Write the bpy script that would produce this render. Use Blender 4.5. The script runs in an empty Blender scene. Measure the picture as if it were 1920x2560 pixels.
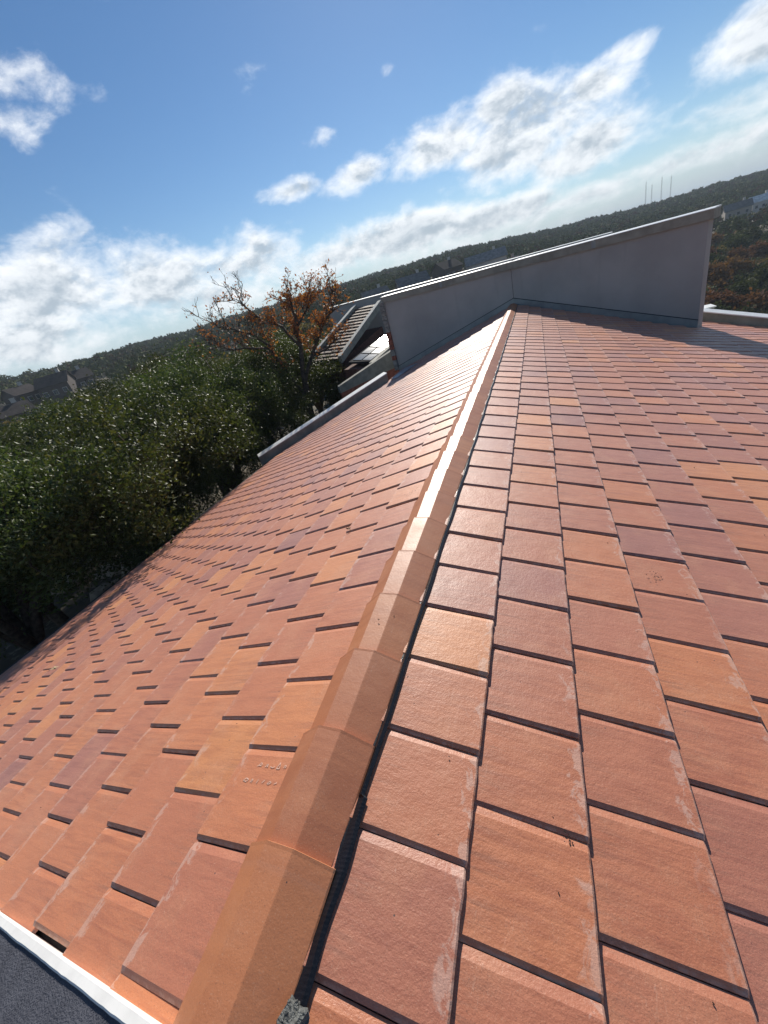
import bpy, bmesh, math, random
import numpy as np
from mathutils import Vector, Matrix

R = math.radians
random.seed(7)
rng = np.random.default_rng(7)
scn = bpy.context.scene
col = scn.collection

# ------------------------------------------------------------------ camera
CAM = Vector((0.76644, 0.0, 1.34305))
cam_d = bpy.data.cameras.new('camera')
cam = bpy.data.objects.new('camera', cam_d)
col.objects.link(cam)
M = Matrix(((0.91659422, 0.06350135, 0.39474374, CAM.x),
            (0.30470845, 0.52827413, -0.79251448, CAM.y),
            (-0.25885865, 0.84669594, 0.46486361, CAM.z),
            (0, 0, 0, 1)))
cam.matrix_world = M
cam_d.sensor_fit = 'HORIZONTAL'
cam_d.sensor_width = 36.0
cam_d.lens = 36.0 * 984.0 / 1920.0
cam_d.clip_start = 0.05
cam_d.clip_end = 6000
scn.camera = cam

# ------------------------------------------------------------------ light, exposure
SUN_EL, SUN_AZ = 31.0, -13.0          # degrees; azimuth from +Y (the ridge), negative is left
sd = Vector((math.sin(R(SUN_AZ)) * math.cos(R(SUN_EL)), math.cos(R(SUN_AZ)) * math.cos(R(SUN_EL)), math.sin(R(SUN_EL))))
sun_d = bpy.data.lights.new('sun', 'SUN')
sun_d.energy = 5.0
sun_d.angle = R(0.53)
sun_d.color = (1.0, 0.94, 0.84)
sun = bpy.data.objects.new('sun', sun_d)
col.objects.link(sun)
sun.rotation_euler = sd.to_track_quat('Z', 'Y').to_euler()

scn.view_settings.view_transform = 'Standard'
scn.view_settings.look = 'None'
scn.view_settings.exposure = 0.34
scn.view_settings.gamma = 1.0
scn.cycles.use_denoising = True
scn.cycles.max_bounces = 6
scn.cycles.diffuse_bounces = 3
scn.cycles.glossy_bounces = 3
scn.cycles.transparent_max_bounces = 6
scn.cycles.sample_clamp_indirect = 6.0

# ------------------------------------------------------------------ node helpers
class NT:
    def __init__(self, tree):
        self.t = tree; self.n = tree.nodes; self.l = tree.links
    def node(self, typ, **kw):
        nd = self.n.new(typ)
        for k, v in kw.items(): setattr(nd, k, v)
        return nd
    def put(self, sock, v):
        if isinstance(v, bpy.types.NodeSocket): self.l.new(v, sock)
        elif v is not None:
            if hasattr(sock, 'default_value'):
                dv = sock.default_value
                if hasattr(dv, '__len__') and not hasattr(v, '__len__'): v = [v] * len(dv)
                if hasattr(dv, '__len__') and len(dv) == 4 and len(v) == 3: v = tuple(v) + (1,)
                sock.default_value = v
    def m(self, op, a, b=None, c=None, clamp=False):
        nd = self.node('ShaderNodeMath', operation=op, use_clamp=clamp)
        self.put(nd.inputs[0], a); self.put(nd.inputs[1], b)
        if c is not None: self.put(nd.inputs[2], c)
        return nd.outputs[0]
    def v(self, op, a, b=None, out=0):
        nd = self.node('ShaderNodeVectorMath', operation=op)
        self.put(nd.inputs[0], a)
        if b is not None: self.put(nd.inputs[1], b)
        return nd.outputs[out]
    def mix(self, f, a, b, blend='MIX'):
        nd = self.node('ShaderNodeMix', data_type='RGBA', blend_type=blend)
        self.put(nd.inputs['Factor'], f); self.put(nd.inputs[6], a); self.put(nd.inputs[7], b)
        return nd.outputs[2]
    def ss(self, x, lo, hi, a=0.0, b=1.0):
        nd = self.node('ShaderNodeMapRange', interpolation_type='SMOOTHSTEP')
        for i, val in enumerate((x, lo, hi, a, b)): self.put(nd.inputs[i], val)
        return nd.outputs[0]
    def noise(self, vec, scale, detail=4.0, rough=0.55, dist=0.0, out=0):
        nd = self.node('ShaderNodeTexNoise')
        self.put(nd.inputs['Vector'], vec); self.put(nd.inputs['Scale'], scale)
        nd.inputs['Detail'].default_value = detail; nd.inputs['Roughness'].default_value = rough
        nd.inputs['Distortion'].default_value = dist
        return nd.outputs[out]
    def xyz(self, x, y, z):
        nd = self.node('ShaderNodeCombineXYZ')
        for i, q in enumerate((x, y, z)): self.put(nd.inputs[i], q)
        return nd.outputs[0]
    def sep(self, vec):
        nd = self.node('ShaderNodeSeparateXYZ'); self.put(nd.inputs[0], vec)
        return nd.outputs[0], nd.outputs[1], nd.outputs[2]

def material(name):
    mt = bpy.data.materials.new(name); mt.use_nodes = True
    mt.node_tree.nodes.clear()
    g = NT(mt.node_tree)
    out = g.node('ShaderNodeOutputMaterial')
    bs = g.node('ShaderNodeBsdfPrincipled')
    g.l.new(bs.outputs[0], out.inputs[0])
    return mt, g, bs, out

def simple(name, c, rough=0.7, var=0.15, scale=6.0, bump=0.0, bscale=120.0, spec=0.5, c2=None, metal=0.0):
    mt, g, bs, out = material(name)
    pos = g.node('ShaderNodeNewGeometry').outputs['Position']
    nz = g.noise(pos, scale, 5.0, 0.6)
    dark = tuple(q * (1 - var * 1.6) for q in c) if c2 is None else c2
    lite = tuple(min(1, q * (1 + var)) for q in c)
    f = g.ss(nz, 0.3, 0.7)
    g.put(bs.inputs['Base Color'], g.mix(f, dark, lite))
    bs.inputs['Roughness'].default_value = rough
    bs.inputs['Specular IOR Level'].default_value = spec
    bs.inputs['Metallic'].default_value = metal
    if bump:
        b = g.node('ShaderNodeBump'); b.inputs['Strength'].default_value = bump; b.inputs['Distance'].default_value = 0.01
        g.put(b.inputs['Height'], g.noise(pos, bscale, 3.0)); g.l.new(b.outputs[0], bs.inputs['Normal'])
    return mt

# ------------------------------------------------------------------ world: sky and clouds
w = bpy.data.worlds.new('World'); scn.world = w; w.use_nodes = True
w.node_tree.nodes.clear()
g = NT(w.node_tree)
wo = g.node('ShaderNodeOutputWorld'); bg = g.node('ShaderNodeBackground')
g.l.new(bg.outputs[0], wo.inputs[0])
sky = g.node('ShaderNodeTexSky', sky_type='NISHITA')
sky.sun_disc = False
sky.sun_elevation = R(SUN_EL); sky.sun_rotation = R(SUN_AZ)
sky.altitude = 300; sky.air_density = 1.0; sky.dust_density = 0.05; sky.ozone_density = 2.2
hs = g.node('ShaderNodeHueSaturation'); hs.inputs['Saturation'].default_value = 1.2; hs.inputs['Value'].default_value = 0.60; hs.inputs['Hue'].default_value = 0.502
g.l.new(sky.outputs[0], hs.inputs['Color'])
d = g.v('NORMALIZE', g.node('ShaderNodeTexCoord').outputs['Generated'])
dx, dy, dz = g.sep(d)
az = g.m('MULTIPLY', g.m('ARCTAN2', dx, dy), 57.2958)
el = g.m('MULTIPLY', g.m('ARCSINE', dz), 57.2958)
# cloud coordinates: the direction itself, flattened so that clouds lie along the horizon
P = g.v('MULTIPLY', d, (1.0, 1.0, 1.75))
def cloud_field(shift):
    Q = g.v('ADD', P, shift)
    A = g.noise(Q, 6.5, 10.0, 0.60, 0.25)
    B_ = g.noise(g.v('ADD', Q, (7.3, 2.1, 0)), 19.0, 8.0, 0.62, 0.2)
    return g.m('ADD', g.m('MULTIPLY', A, 0.66), g.m('MULTIPLY', B_, 0.34))
F0 = cloud_field((0, 0, 0))
F1 = cloud_field((-0.006, 0.0, 0.026))
# where cumulus stand: azimuth, elevation, half-widths (degrees), weight
blobs = [(-55, 9.5, 11, 4.6, .40), (-44, 8.0, 9, 3.6, .38), (-33, 7.2, 8, 3.2, .38), (-22, 5.6, 9, 2.3, .41), (-14, 5.6, 8, 2.2, .43), (-60, 6, 12, 3, .36), (-38, 5, 12, 2.2, .34),
         (-4, 4.4, 8, 1.5, .39), (6, 3.4, 8, 1.3, .34), (14, 3.4, 7, 1.4, .34),
         (-0.5, 10.0, 7.5, 3.3, .46), (-8.5, 12.0, 6.0, 2.3, .43), (4.6, 7.4, 5.6, 2.4, .44), (-2.5, 13.0, 3.4, 1.7, .40), (-5, 8.4, 5, 1.6, .33),
         (6.0, 11.6, 3.6, 1.5, .38), (8.6, 12.8, 2.4, 1.1, .34), (-18.5, 12.2, 4.8, 1.4, .37), (-25, 12.6, 4.4, 1.0, .33),
         (-20.8, 16, 1.6, 1.0, .22), (-12.7, 18.8, 1.1, 0.7, .22), (17.6, 10.2, 4.4, 2.2, .39), (16.6, 5.9, 3.8, 1.2, .31),
         (-48, 24.0, 5.5, 1.6, .22), (-51, 21.5, 5.0, 1.3, .23),
         (-75, 12, 14, 5, .36), (32, 8, 10, 3, .34), (50, 11, 12, 4, .34), (80, 9, 16, 4, .34), (120, 12, 20, 5, .34), (165, 9, 22, 4, .34),
         (-110, 14, 18, 5, .34), (-150, 10, 20, 5, .34)]
mask = None
for (a0, e0, wa, we, wt) in blobs:
    u = g.m('DIVIDE', g.m('SUBTRACT', az, a0), wa)
    v_ = g.m('DIVIDE', g.m('SUBTRACT', el, e0), we)
    q = g.m('ADD', g.m('MULTIPLY', u, u), g.m('MULTIPLY', v_, v_))
    gauss = g.m('MULTIPLY', g.m('POWER', 2.718, g.m('MULTIPLY', q, -0.75)), wt)
    mask = gauss if mask is None else g.m('MAXIMUM', mask, gauss)
base_bank = g.m('MULTIPLY', g.ss(el, 9.0, 2.0), 0.17)
mask = g.m('MAXIMUM', mask, base_bank)
dens0 = g.m('ADD', F0, mask)
dens1 = g.m('ADD', F1, mask)
alpha = g.ss(dens0, 0.615, 0.88)
thick = g.ss(dens1, 0.70, 0.95)
lit = g.ss(g.m('SUBTRACT', F1, F0), -0.10, 0.10)     # thinner towards the sun side
shade = g.m('MULTIPLY', thick, g.m('ADD', 0.35, g.m('MULTIPLY', lit, 0.65)))
ccol = g.mix(shade, (7.6, 7.7, 7.8), (3.1, 3.6, 4.1))
haze_f = g.ss(el, 7.0, -1.0)
skyc = g.mix(g.m('MULTIPLY', haze_f, 0.8), hs.outputs[0], (3.5, 4.3, 5.4))
full = g.mix(g.m('MULTIPLY', alpha, 0.93), skyc, ccol)
g.l.new(full, bg.inputs['Color'])
bg.inputs['Strength'].default_value = 0.125

# ------------------------------------------------------------------ object helpers
def link(o, parent=None):
    col.objects.link(o)
    if parent is not None: o.parent = parent
    return o
def empty(name, loc=(0, 0, 0), label=None, cat=None, group=None, kind=None):
    o = bpy.data.objects.new(name, None); o.empty_display_size = 0.2
    o.location = loc; link(o)
    return tag(o, label, cat, group, kind)
def tag(o, label=None, cat=None, group=None, kind=None):
    if label: o['label'] = label
    if cat: o['category'] = cat
    if group: o['group'] = group
    if kind: o['kind'] = kind
    return o
def np_mesh(name, V, F, mat=None, smooth=False):
    """V (n,3), F (m,k) with one face size, or a list of such arrays"""
    V = np.asarray(V, np.float32); Fs = F if isinstance(F, list) and isinstance(F[0], np.ndarray) else [F]
    Fs = [np.asarray(f, np.int32) for f in Fs if len(f)]
    me = bpy.data.meshes.new(name)
    me.vertices.add(len(V)); me.vertices.foreach_set('co', V.ravel())
    idx = np.concatenate([f.ravel() for f in Fs])
    tot = np.concatenate([np.full(len(f), f.shape[1], np.int32) for f in Fs])
    st = np.concatenate([[0], np.cumsum(tot)[:-1]]).astype(np.int32)
    me.loops.add(len(idx)); me.loops.foreach_set('vertex_index', idx)
    me.polygons.add(len(tot)); me.polygons.foreach_set('loop_start', st); me.polygons.foreach_set('loop_total', tot)
    me.polygons.foreach_set('use_smooth', np.full(len(tot), smooth, bool))
    me.update(calc_edges=True)
    if mat: me.materials.append(mat)
    return me
def attr(me, name, data, typ='FLOAT_COLOR'):
    a = me.attributes.new(name, typ, 'POINT')
    key = 'color' if typ == 'FLOAT_COLOR' else ('vector' if typ == 'FLOAT_VECTOR' else 'value')
    a.data.foreach_set(key, np.asarray(data, np.float32).ravel())
def mobj(name, me, parent=None, **kw):
    return tag(link(bpy.data.objects.new(name, me), parent), **kw)
BOXF = [(0, 3, 2, 1), (4, 5, 6, 7), (0, 1, 5, 4), (1, 2, 6, 5), (2, 3, 7, 6), (3, 0, 4, 7)]
class MB:
    """collects shapes into one mesh"""
    def __init__(self): self.V = []; self.F = []
    def add(self, V, F):
        o = len(self.V); self.V += [tuple(v) for v in V]; self.F += [tuple(o + i for i in f) for f in F]; return self
    def box(self, c, s, rz=0.0):
        ca, sa = math.cos(rz), math.sin(rz); V = []
        for z in (-.5, .5):
            for x, y in ((-.5, -.5), (.5, -.5), (.5, .5), (-.5, .5)):
                X, Y = x * s[0], y * s[1]
                V.append((c[0] + X * ca - Y * sa, c[1] + X * sa + Y * ca, c[2] + z * s[2]))
        return self.add(V, BOXF)
    def hexa(self, bottom, top): return self.add(list(bottom) + list(top), BOXF)
    def slab(self, quad, t):
        """quad as the top face, thickness t downward along its normal"""
        q = [Vector(v) for v in quad]; n = (q[1] - q[0]).cross(q[3] - q[0]).normalized()
        return self.hexa([v - n * t for v in q], q)
    def strip_wall(self, pts, z0, z1, t):
        pass
    def tube(self, pts, radii, n=6, cap=True):
        pts = [Vector(q) for q in pts]; o = len(self.V)
        for i, q in enumerate(pts):
            dr = (pts[min(i + 1, len(pts) - 1)] - pts[max(i - 1, 0)])
            if dr.length < 1e-6: dr = Vector((0, 0, 1))
            dr.normalize(); a = dr.orthogonal().normalized(); b = dr.cross(a)
            for k in range(n):
                th = 2 * math.pi * k / n
                self.V.append(tuple(q + (a * math.cos(th) + b * math.sin(th)) * radii[i]))
        for i in range(len(pts) - 1):
            for k in range(n):
                self.F.append((o + i * n + k, o + i * n + (k + 1) % n, o + (i + 1) * n + (k + 1) % n, o + (i + 1) * n + k))
        if cap:
            self.F.append(tuple(o + k for k in range(n))[::-1]); e = o + (len(pts) - 1) * n
            self.F.append(tuple(e + k for k in range(n)))
        return self
    def mesh(self, name, mat, smooth=False, bevel=0.0):
        me = bpy.data.meshes.new(name); me.from_pydata(self.V, [], self.F)
        if bevel:
            bm = bmesh.new(); bm.from_mesh(me)
            bmesh.ops.recalc_face_normals(bm, faces=bm.faces)
            bmesh.ops.bevel(bm, geom=list(bm.edges), offset=bevel, segments=1, affect='EDGES')
            bm.to_mesh(me); bm.free()
        else:
            bm = bmesh.new(); bm.from_mesh(me); bmesh.ops.recalc_face_normals(bm, faces=bm.faces); bm.to_mesh(me); bm.free()
        if smooth: me.polygons.foreach_set('use_smooth', np.ones(len(me.polygons), bool))
        me.materials.append(mat); me.update()
        return me
    def build(self, name, mat, parent=None, smooth=False, bevel=0.0, **kw):
        return mobj(name, self.mesh(name, mat, smooth, bevel), parent, **kw)

# ------------------------------------------------------------------ materials
def tile_material(name, cap=False):
    mt, g, bs, out = material(name)
    tuv = g.node('ShaderNodeAttribute', attribute_name='tuv').outputs['Vector']
    rat = g.node('ShaderNodeAttribute', attribute_name='rnd').outputs['Vector']
    oc = g.node('ShaderNodeObjectInfo').outputs['Color']
    rnd = g.v('ADD', rat, oc)
    r1, r2, r3 = g.sep(rnd); u, v_, _ = g.sep(tuv)
    pos = g.node('ShaderNodeNewGeometry').outputs['Position']
    ppos = g.v('ADD', pos, g.v('MULTIPLY', rnd, (13.0, 17.0, 11.0)))
    rp = g.node('ShaderNodeValToRGB'); rp.color_ramp.interpolation = 'LINEAR'
    e = rp.color_ramp.elements
    pal = [(0.0, (0.33, 0.135, 0.105)), (0.10, (0.38, 0.146, 0.103)), (0.32, (0.43, 0.157, 0.094)), (0.6, (0.50, 0.172, 0.080)), (0.84, (0.575, 0.203, 0.078)), (1.0, (0.63, 0.245, 0.085))]
    if cap: pal = [(0.0, (0.45, 0.160, 0.068)), (0.5, (0.49, 0.182, 0.074)), (1.0, (0.53, 0.205, 0.080))]
    e[0].position, e[0].color = pal[0][0], pal[0][1] + (1,); e[1].position, e[1].color = pal[-1][0], pal[-1][1] + (1,)
    for pz, c in pal[1:-1]:
        q = e.new(pz); q.color = c + (1,)
    g.put(rp.inputs[0], r1)
    base = rp.outputs[0]
    # firing streaks along the slope
    st = g.noise(g.xyz(g.m('MULTIPLY', u, 0.9), g.m('MULTIPLY', v_, 9.0), g.m('MULTIPLY', r2, 37.0)), 1.6, 5.0, 0.62, 0.6)
    sf = g.m('MULTIPLY', g.ss(st, 0.36, 0.70), g.m('ADD', 0.25, g.m('MULTIPLY', r3, 0.6)))
    base = g.mix(sf, base, g.mix(1.0, base, (0.72, 0.64, 0.66), 'MULTIPLY'))
    cl = g.noise(ppos, 5.0, 4.0, 0.6)
    base = g.mix(g.m('MULTIPLY', g.ss(cl, 0.45, 0.75), 0.35), base, (0.56, 0.25, 0.13))
    lf = g.noise(pos, 0.9, 3.0, 0.5)
    base = g.mix(g.ss(lf, 0.35, 0.7, 0.0, 0.28), base, g.mix(1.0, base, (0.78, 0.74, 0.74), 'MULTIPLY'))
    # grime washed down from the lap above, thin scratches
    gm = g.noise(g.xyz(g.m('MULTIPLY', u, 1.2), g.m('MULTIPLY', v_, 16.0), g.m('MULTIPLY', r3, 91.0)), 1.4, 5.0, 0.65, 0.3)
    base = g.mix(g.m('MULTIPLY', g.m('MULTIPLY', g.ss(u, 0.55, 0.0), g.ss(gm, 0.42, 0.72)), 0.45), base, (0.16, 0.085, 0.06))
    sx = g.noise(g.v('MULTIPLY', g.v('ADD', ppos, (0, 0, 0)), (9.0, 1.1, 1.0)), 3.0, 2.0, 0.5, 3.5)
    base = g.mix(g.m('MULTIPLY', g.ss(g.m('ABSOLUTE', g.m('SUBTRACT', sx, 0.5)), 0.006, 0.0), g.m('MULTIPLY', g.ss(cl, 0.5, 0.6), 0.35)), base, (0.70, 0.48, 0.36))
    # fine grit
    gr = g.noise(ppos, 260.0, 2.0, 0.5)
    base = g.mix(g.m('MULTIPLY', g.ss(gr, 0.60, 0.75), 0.35), base, (0.60, 0.38, 0.26))
    base = g.mix(g.m('MULTIPLY', g.ss(gr, 0.37, 0.29), 0.45), base, (0.12, 0.06, 0.045))
    # lime bloom by the lower edge and pale scuffs
    bl = g.noise(g.xyz(g.m('MULTIPLY', u, 5.0), g.m('MULTIPLY', v_, 3.2), g.m('MULTIPLY', r1, 51.0)), 1.5, 6.0, 0.68, 0.8)
    edge = g.ss(u, 0.70, 1.0)
    bm_ = g.m('MULTIPLY', g.ss(g.m('ADD', bl, g.m('MULTIPLY', edge, 0.20)), 0.66, 0.80), g.m('MULTIPLY', g.m('ADD', 0.12, edge), g.m('ADD', 0.15, r2)))
    base = g.mix(g.m('MINIMUM', bm_, 0.36), base, (0.62, 0.46, 0.38))
    wr = g.m('MULTIPLY', g.m('MAXIMUM', g.ss(u, 0.968, 0.99), g.ss(v_, 0.03, 0.012)), g.ss(g.noise(ppos, 28.0, 3.0), 0.40, 0.62))
    base = g.mix(g.m('MULTIPLY', wr, 0.4), base, (0.64, 0.42, 0.31))
    sc = g.node('ShaderNodeTexVoronoi'); g.put(sc.inputs['Vector'], ppos); sc.inputs['Scale'].default_value = 13.0
    base = g.mix(g.ss(sc.outputs['Distance'], 0.045, 0.02), base, (0.05, 0.035, 0.03))
    g.put(bs.inputs['Base Color'], base)
    ro = g.noise(ppos, 9.0, 3.0)
    g.put(bs.inputs['Roughness'], g.m('ADD', 0.41, g.m('MULTIPLY', ro, 0.18)))
    bs.inputs['Specular IOR Level'].default_value = 0.75
    bs.inputs['Sheen Weight'].default_value = 0.0 if cap else 0.15
    bs.inputs['Sheen Roughness'].default_value = 0.45; bs.inputs['Sheen Tint'].default_value = (1.0, 0.86, 0.84, 1)
    b = g.node('ShaderNodeBump'); b.inputs['Strength'].default_value = 0.20 if cap else 0.40; b.inputs['Distance'].default_value = 0.0022
    h = g.m('ADD', g.noise(ppos, 190.0, 3.0, 0.6), g.m('MULTIPLY', g.noise(ppos, 70.0, 3.0, 0.6), 1.5))
    h = g.m('ADD', h, g.m('MULTIPLY', g.noise(ppos, 11.0, 2.0, 0.5), 3.0))
    h = g.m('ADD', h, g.m('MULTIPLY', st, 0.5))
    g.put(b.inputs['Height'], h); g.l.new(b.outputs[0], bs.inputs['Normal'])
    return mt
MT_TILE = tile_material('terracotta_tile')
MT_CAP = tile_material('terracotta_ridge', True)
MT_DECK = simple('black_underlay', (0.02, 0.02, 0.022), 0.8)
MT_MEMB = simple('black_rubber', (0.006, 0.006, 0.008), 0.35, 0.2, 30, 0.15, 200)
MT_STUCCO, g, bs, out = material('grey_stucco')
pos = g.node('ShaderNodeNewGeometry').outputs['Position']
c = g.mix(g.ss(g.noise(pos, 0.8, 4.0, .6), .3, .7), (0.36, 0.345, 0.325), (0.43, 0.415, 0.39))
c = g.mix(g.ss(g.noise(g.v('MULTIPLY', pos, (5.0, 5.0, 0.5)), 1.0, 5.0, .6), .56, .74, 0.0, .2), c, (0.27, 0.265, 0.25))
c = g.mix(g.ss(g.noise(pos, 40.0, 3.0, .6), .60, .75, 0.0, .25), c, (0.52, 0.50, 0.47))
g.put(bs.inputs['Base Color'], c); bs.inputs['Roughness'].default_value = .92
b = g.node('ShaderNodeBump'); b.inputs['Strength'].default_value = .8; b.inputs['Distance'].default_value = .012
g.put(b.inputs['Height'], g.noise(pos, 120.0, 4.0, .6)); g.l.new(b.outputs[0], bs.inputs['Normal'])
MT_FASCIA = simple('weathered_fascia', (0.30, 0.29, 0.24), 0.8, 0.14, 3.0, 0.3, 60)
MT_WHITE = simple('white_metal', (0.82, 0.82, 0.79), 0.4, 0.06, 5.0)
MT_ALU = simple('bare_metal_cap', (0.78, 0.79, 0.78), 0.4, 0.06, 4.0, metal=0.1)
MT_FLASH = simple('grey_flashing', (0.30, 0.325, 0.32), 0.5, 0.1, 3.0, metal=0.2)
MT_LEAD = simple('lead_flashing', (0.30, 0.32, 0.36), 0.42, 0.1, 8.0, metal=0.4)
MT_SEAL = simple('dark_sealant', (0.05, 0.055, 0.06), 0.6)
MT_BRICK = simple('red_brick', (0.30, 0.10, 0.065), 0.85, 0.25, 9.0, 0.4, 90)
MT_BRICK_SHADE = simple('shaded_brick', (0.13, 0.06, 0.045), 0.9, 0.25, 9.0, 0.4, 90)  # brick colour darkened to paint in the shade below the neighbour's rake
MT_QUOIN = simple('grey_masonry', (0.27, 0.255, 0.23), 0.9, 0.2, 9.0, 0.5, 90)
MT_OLIVE = simple('stained_stucco', (0.26, 0.255, 0.22), 0.9, 0.2, 2.2, 0.6, 140)
MT_BROWNT = simple('brown_tile', (0.20, 0.135, 0.095), 0.75, 0.3, 3.0, 0.4, 60)
MT_RAKE = simple('weathered_rake_cap', (0.45, 0.45, 0.41), 0.8, 0.2, 6.0)
MT_DARK = simple('dark_void', (0.02, 0.02, 0.02), 0.8)
MT_BARK = simple('bark', (0.075, 0.058, 0.045), 0.9, 0.35, 9.0, 0.8, 40)
MT_ROCK = simple('limestone', (0.34, 0.30, 0.24), 0.9, 0.25, 1.2, 0.6, 12)
MT_MORTAR = simple('dark_mortar', (0.10, 0.105, 0.10), 0.55, 0.3, 70, 0.9, 130)
MT_MEMB2 = simple('grey_roof_membrane', (0.060, 0.062, 0.078), 0.85, 0.2, 14.0, 0.7, 160, c2=(0.045, 0.047, 0.062))
MT_CHALK = simple('chalk', (0.66, 0.42, 0.32), 0.9, .25, 90)
MT_DEAD = simple('dead_leaf', (0.22, 0.085, 0.025), 0.7)
MT_PALE = simple('pale_dead_leaf', (0.42, 0.30, 0.16), 0.7)
MT_CRUMB = simple('dark_crumbs', (0.035, 0.022, 0.016), 0.9)
MT_GLASS, gg, gb, _ = material('skylight_glass')
gb.inputs['Base Color'].default_value = (0.04, 0.05, 0.06, 1); gb.inputs['Roughness'].default_value = 0.22; gb.inputs['Specular IOR Level'].default_value = 0.3
MT_FRAME = simple('dark_frame', (0.03, 0.03, 0.035), 0.95, spec=.1)

def leaf_material(name, c1, c2, c3, rough=0.38, transl=0.3, spec=0.5):
    mt, g, bs, out = material(name)
    a = g.node('ShaderNodeAttribute', attribute_name='rnd').outputs['Vector']
    oc = g.node('ShaderNodeObjectInfo').outputs['Random']
    r1, r2, r3 = g.sep(a)
    c = g.mix(r1, c1, c2); c = g.mix(g.ss(r2, 0.80, 1.0), c, c3)
    hv = g.node('ShaderNodeHueSaturation'); g.put(hv.inputs['Color'], c)
    g.put(hv.inputs['Hue'], g.m('ADD', 0.485, g.m('MULTIPLY', oc, 0.03))); g.put(hv.inputs['Value'], g.m('ADD', 0.8, g.m('MULTIPLY', oc, 0.4)))
    c = hv.outputs[0]
    g.put(bs.inputs['Base Color'], c); bs.inputs['Roughness'].default_value = rough
    bs.inputs['Specular IOR Level'].default_value = spec
    tr = g.node('ShaderNodeBsdfTranslucent'); g.put(tr.inputs[0], g.mix(1.0, c, (1.25, 1.3, 0.7), 'MULTIPLY'))
    mx = g.node('ShaderNodeMixShader'); mx.inputs[0].default_value = transl
    g.l.new(bs.outputs[0], mx.inputs[1]); g.l.new(tr.outputs[0], mx.inputs[2]); g.l.new(mx.outputs[0], out.inputs[0])
    return mt
MT_OAK = leaf_material('live_oak_leaf', (0.043, 0.064, 0.020), (0.086, 0.108, 0.034), (0.13, 0.13, 0.045), 0.46, 0.30, 0.2)
MT_OAK2 = leaf_material('dark_oak_leaf', (0.036, 0.050, 0.016), (0.072, 0.088, 0.026), (0.10, 0.10, 0.035), 0.48, 0.26, 0.2)
MT_AUT = leaf_material('orange_leaf', (0.27, 0.105, 0.034), (0.42, 0.175, 0.045), (0.50, 0.27, 0.06), 0.5, 0.45)
MT_WGREEN = leaf_material('woodland_green', (0.035, 0.045, 0.020), (0.065, 0.072, 0.030), (0.09, 0.085, 0.04), 0.8, 0.2, 0.08)
MT_WRUST = leaf_material('woodland_russet', (0.10, 0.045, 0.026), (0.15, 0.07, 0.034), (0.18, 0.08, 0.05), 0.8, 0.25, 0.08)
MT_WTAN = leaf_material('woodland_tan', (0.10, 0.078, 0.030), (0.15, 0.11, 0.045), (0.16, 0.10, 0.05), 0.8, 0.25, 0.08)

# ------------------------------------------------------------------ terrain
SKY_AZ = np.array([-180, -120, -80, -62, -55, -42, -25, -16, -8, 2, 11, 17, 20, 30, 60, 120, 180.])
SKY_EL = np.array([2.4, 2.6, 3.0, 3.2, 2.95, 2.8, 2.85, 2.7, 2.6, 1.6, 1.0, 0.95, 0.7, 0.6, 1.2, 2.0, 2.4])
def ridge_r(a): return np.interp(a, [-180, -62, -40, -10, 20, 60, 180], [420, 330, 420, 520, 640, 600, 420])
def ground_z(x, y):
    x = np.asarray(x, float); y = np.asarray(y, float)
    r = np.hypot(x - CAM.x, y); a = np.degrees(np.arctan2(x - CAM.x, y))
    rr = ridge_r(a); zr = CAM.z + rr * np.tan(np.radians(np.interp(a, SKY_AZ, SKY_EL))) - 7.5
    right = np.clip((a + 10) / 30, 0, 1) * np.clip((120 - a) / 60, 0, 1)
    near = -6.0 - 0.6 * np.clip((r - 14) / 20, 0, 1)
    floor = -7.5 - 20.0 * right
    t1 = np.clip((r - 30) / 50, 0, 1); t1 = t1 * t1 * (3 - 2 * t1)
    t2 = np.clip((r - 75) / (rr - 75), 0, 1.0); t2 = t2 ** (1.0 - 0.25 * right)
    z = near + (floor - near) * t1 + (zr - floor) * t2
    z = z - np.clip((r - rr) / 500, 0, 2) * 18
    z += 0.9 * np.sin(x * .061 + 1) * np.sin(y * .053) * np.clip((r - 40) / 60, 0, 1)
    return z
rs = np.concatenate([np.linspace(0, 60, 31)[1:], np.geomspace(64, 1200, 60), [1700, 2600, 4000]])
na = 240
th = np.linspace(0, 2 * np.pi, na, endpoint=False)
RR, TH = np.meshgrid(rs, th, indexing='ij')
X = CAM.x + RR * np.sin(TH); Y = RR * np.cos(TH); Z = ground_z(X, Y)
V = np.concatenate([[[CAM.x, 0, -6.0]], np.stack([X, Y, Z], -1).reshape(-1, 3)])
nr = len(rs); i, j = np.meshgrid(np.arange(nr - 1), np.arange(na), indexing='ij')
F = np.stack([1 + i * na + j, 1 + i * na + (j + 1) % na, 1 + (i + 1) * na + (j + 1) % na, 1 + (i + 1) * na + j], -1).reshape(-1, 4)[:, ::-1]
F3 = np.stack([np.zeros(na, int), 1 + (np.arange(na) + 1) % na, 1 + np.arange(na)], -1)
MT_GROUND, g, bs, out = material('ground_litter')
pos = g.node('ShaderNodeNewGeometry').outputs['Position']
c = g.mix(g.ss(g.noise(pos, 0.35, 6, .6), .40, .62), (0.045, 0.040, 0.024), (0.13, 0.105, 0.07))
c = g.mix(g.ss(g.noise(pos, 1.7, 6, .65), .55, .66), c, (0.19, 0.17, 0.13))
g.put(bs.inputs['Base Color'], c); bs.inputs['Roughness'].default_value = 0.95
mobj('ground', np_mesh('ground', V, [F, F3], MT_GROUND, True), kind='structure')

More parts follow.
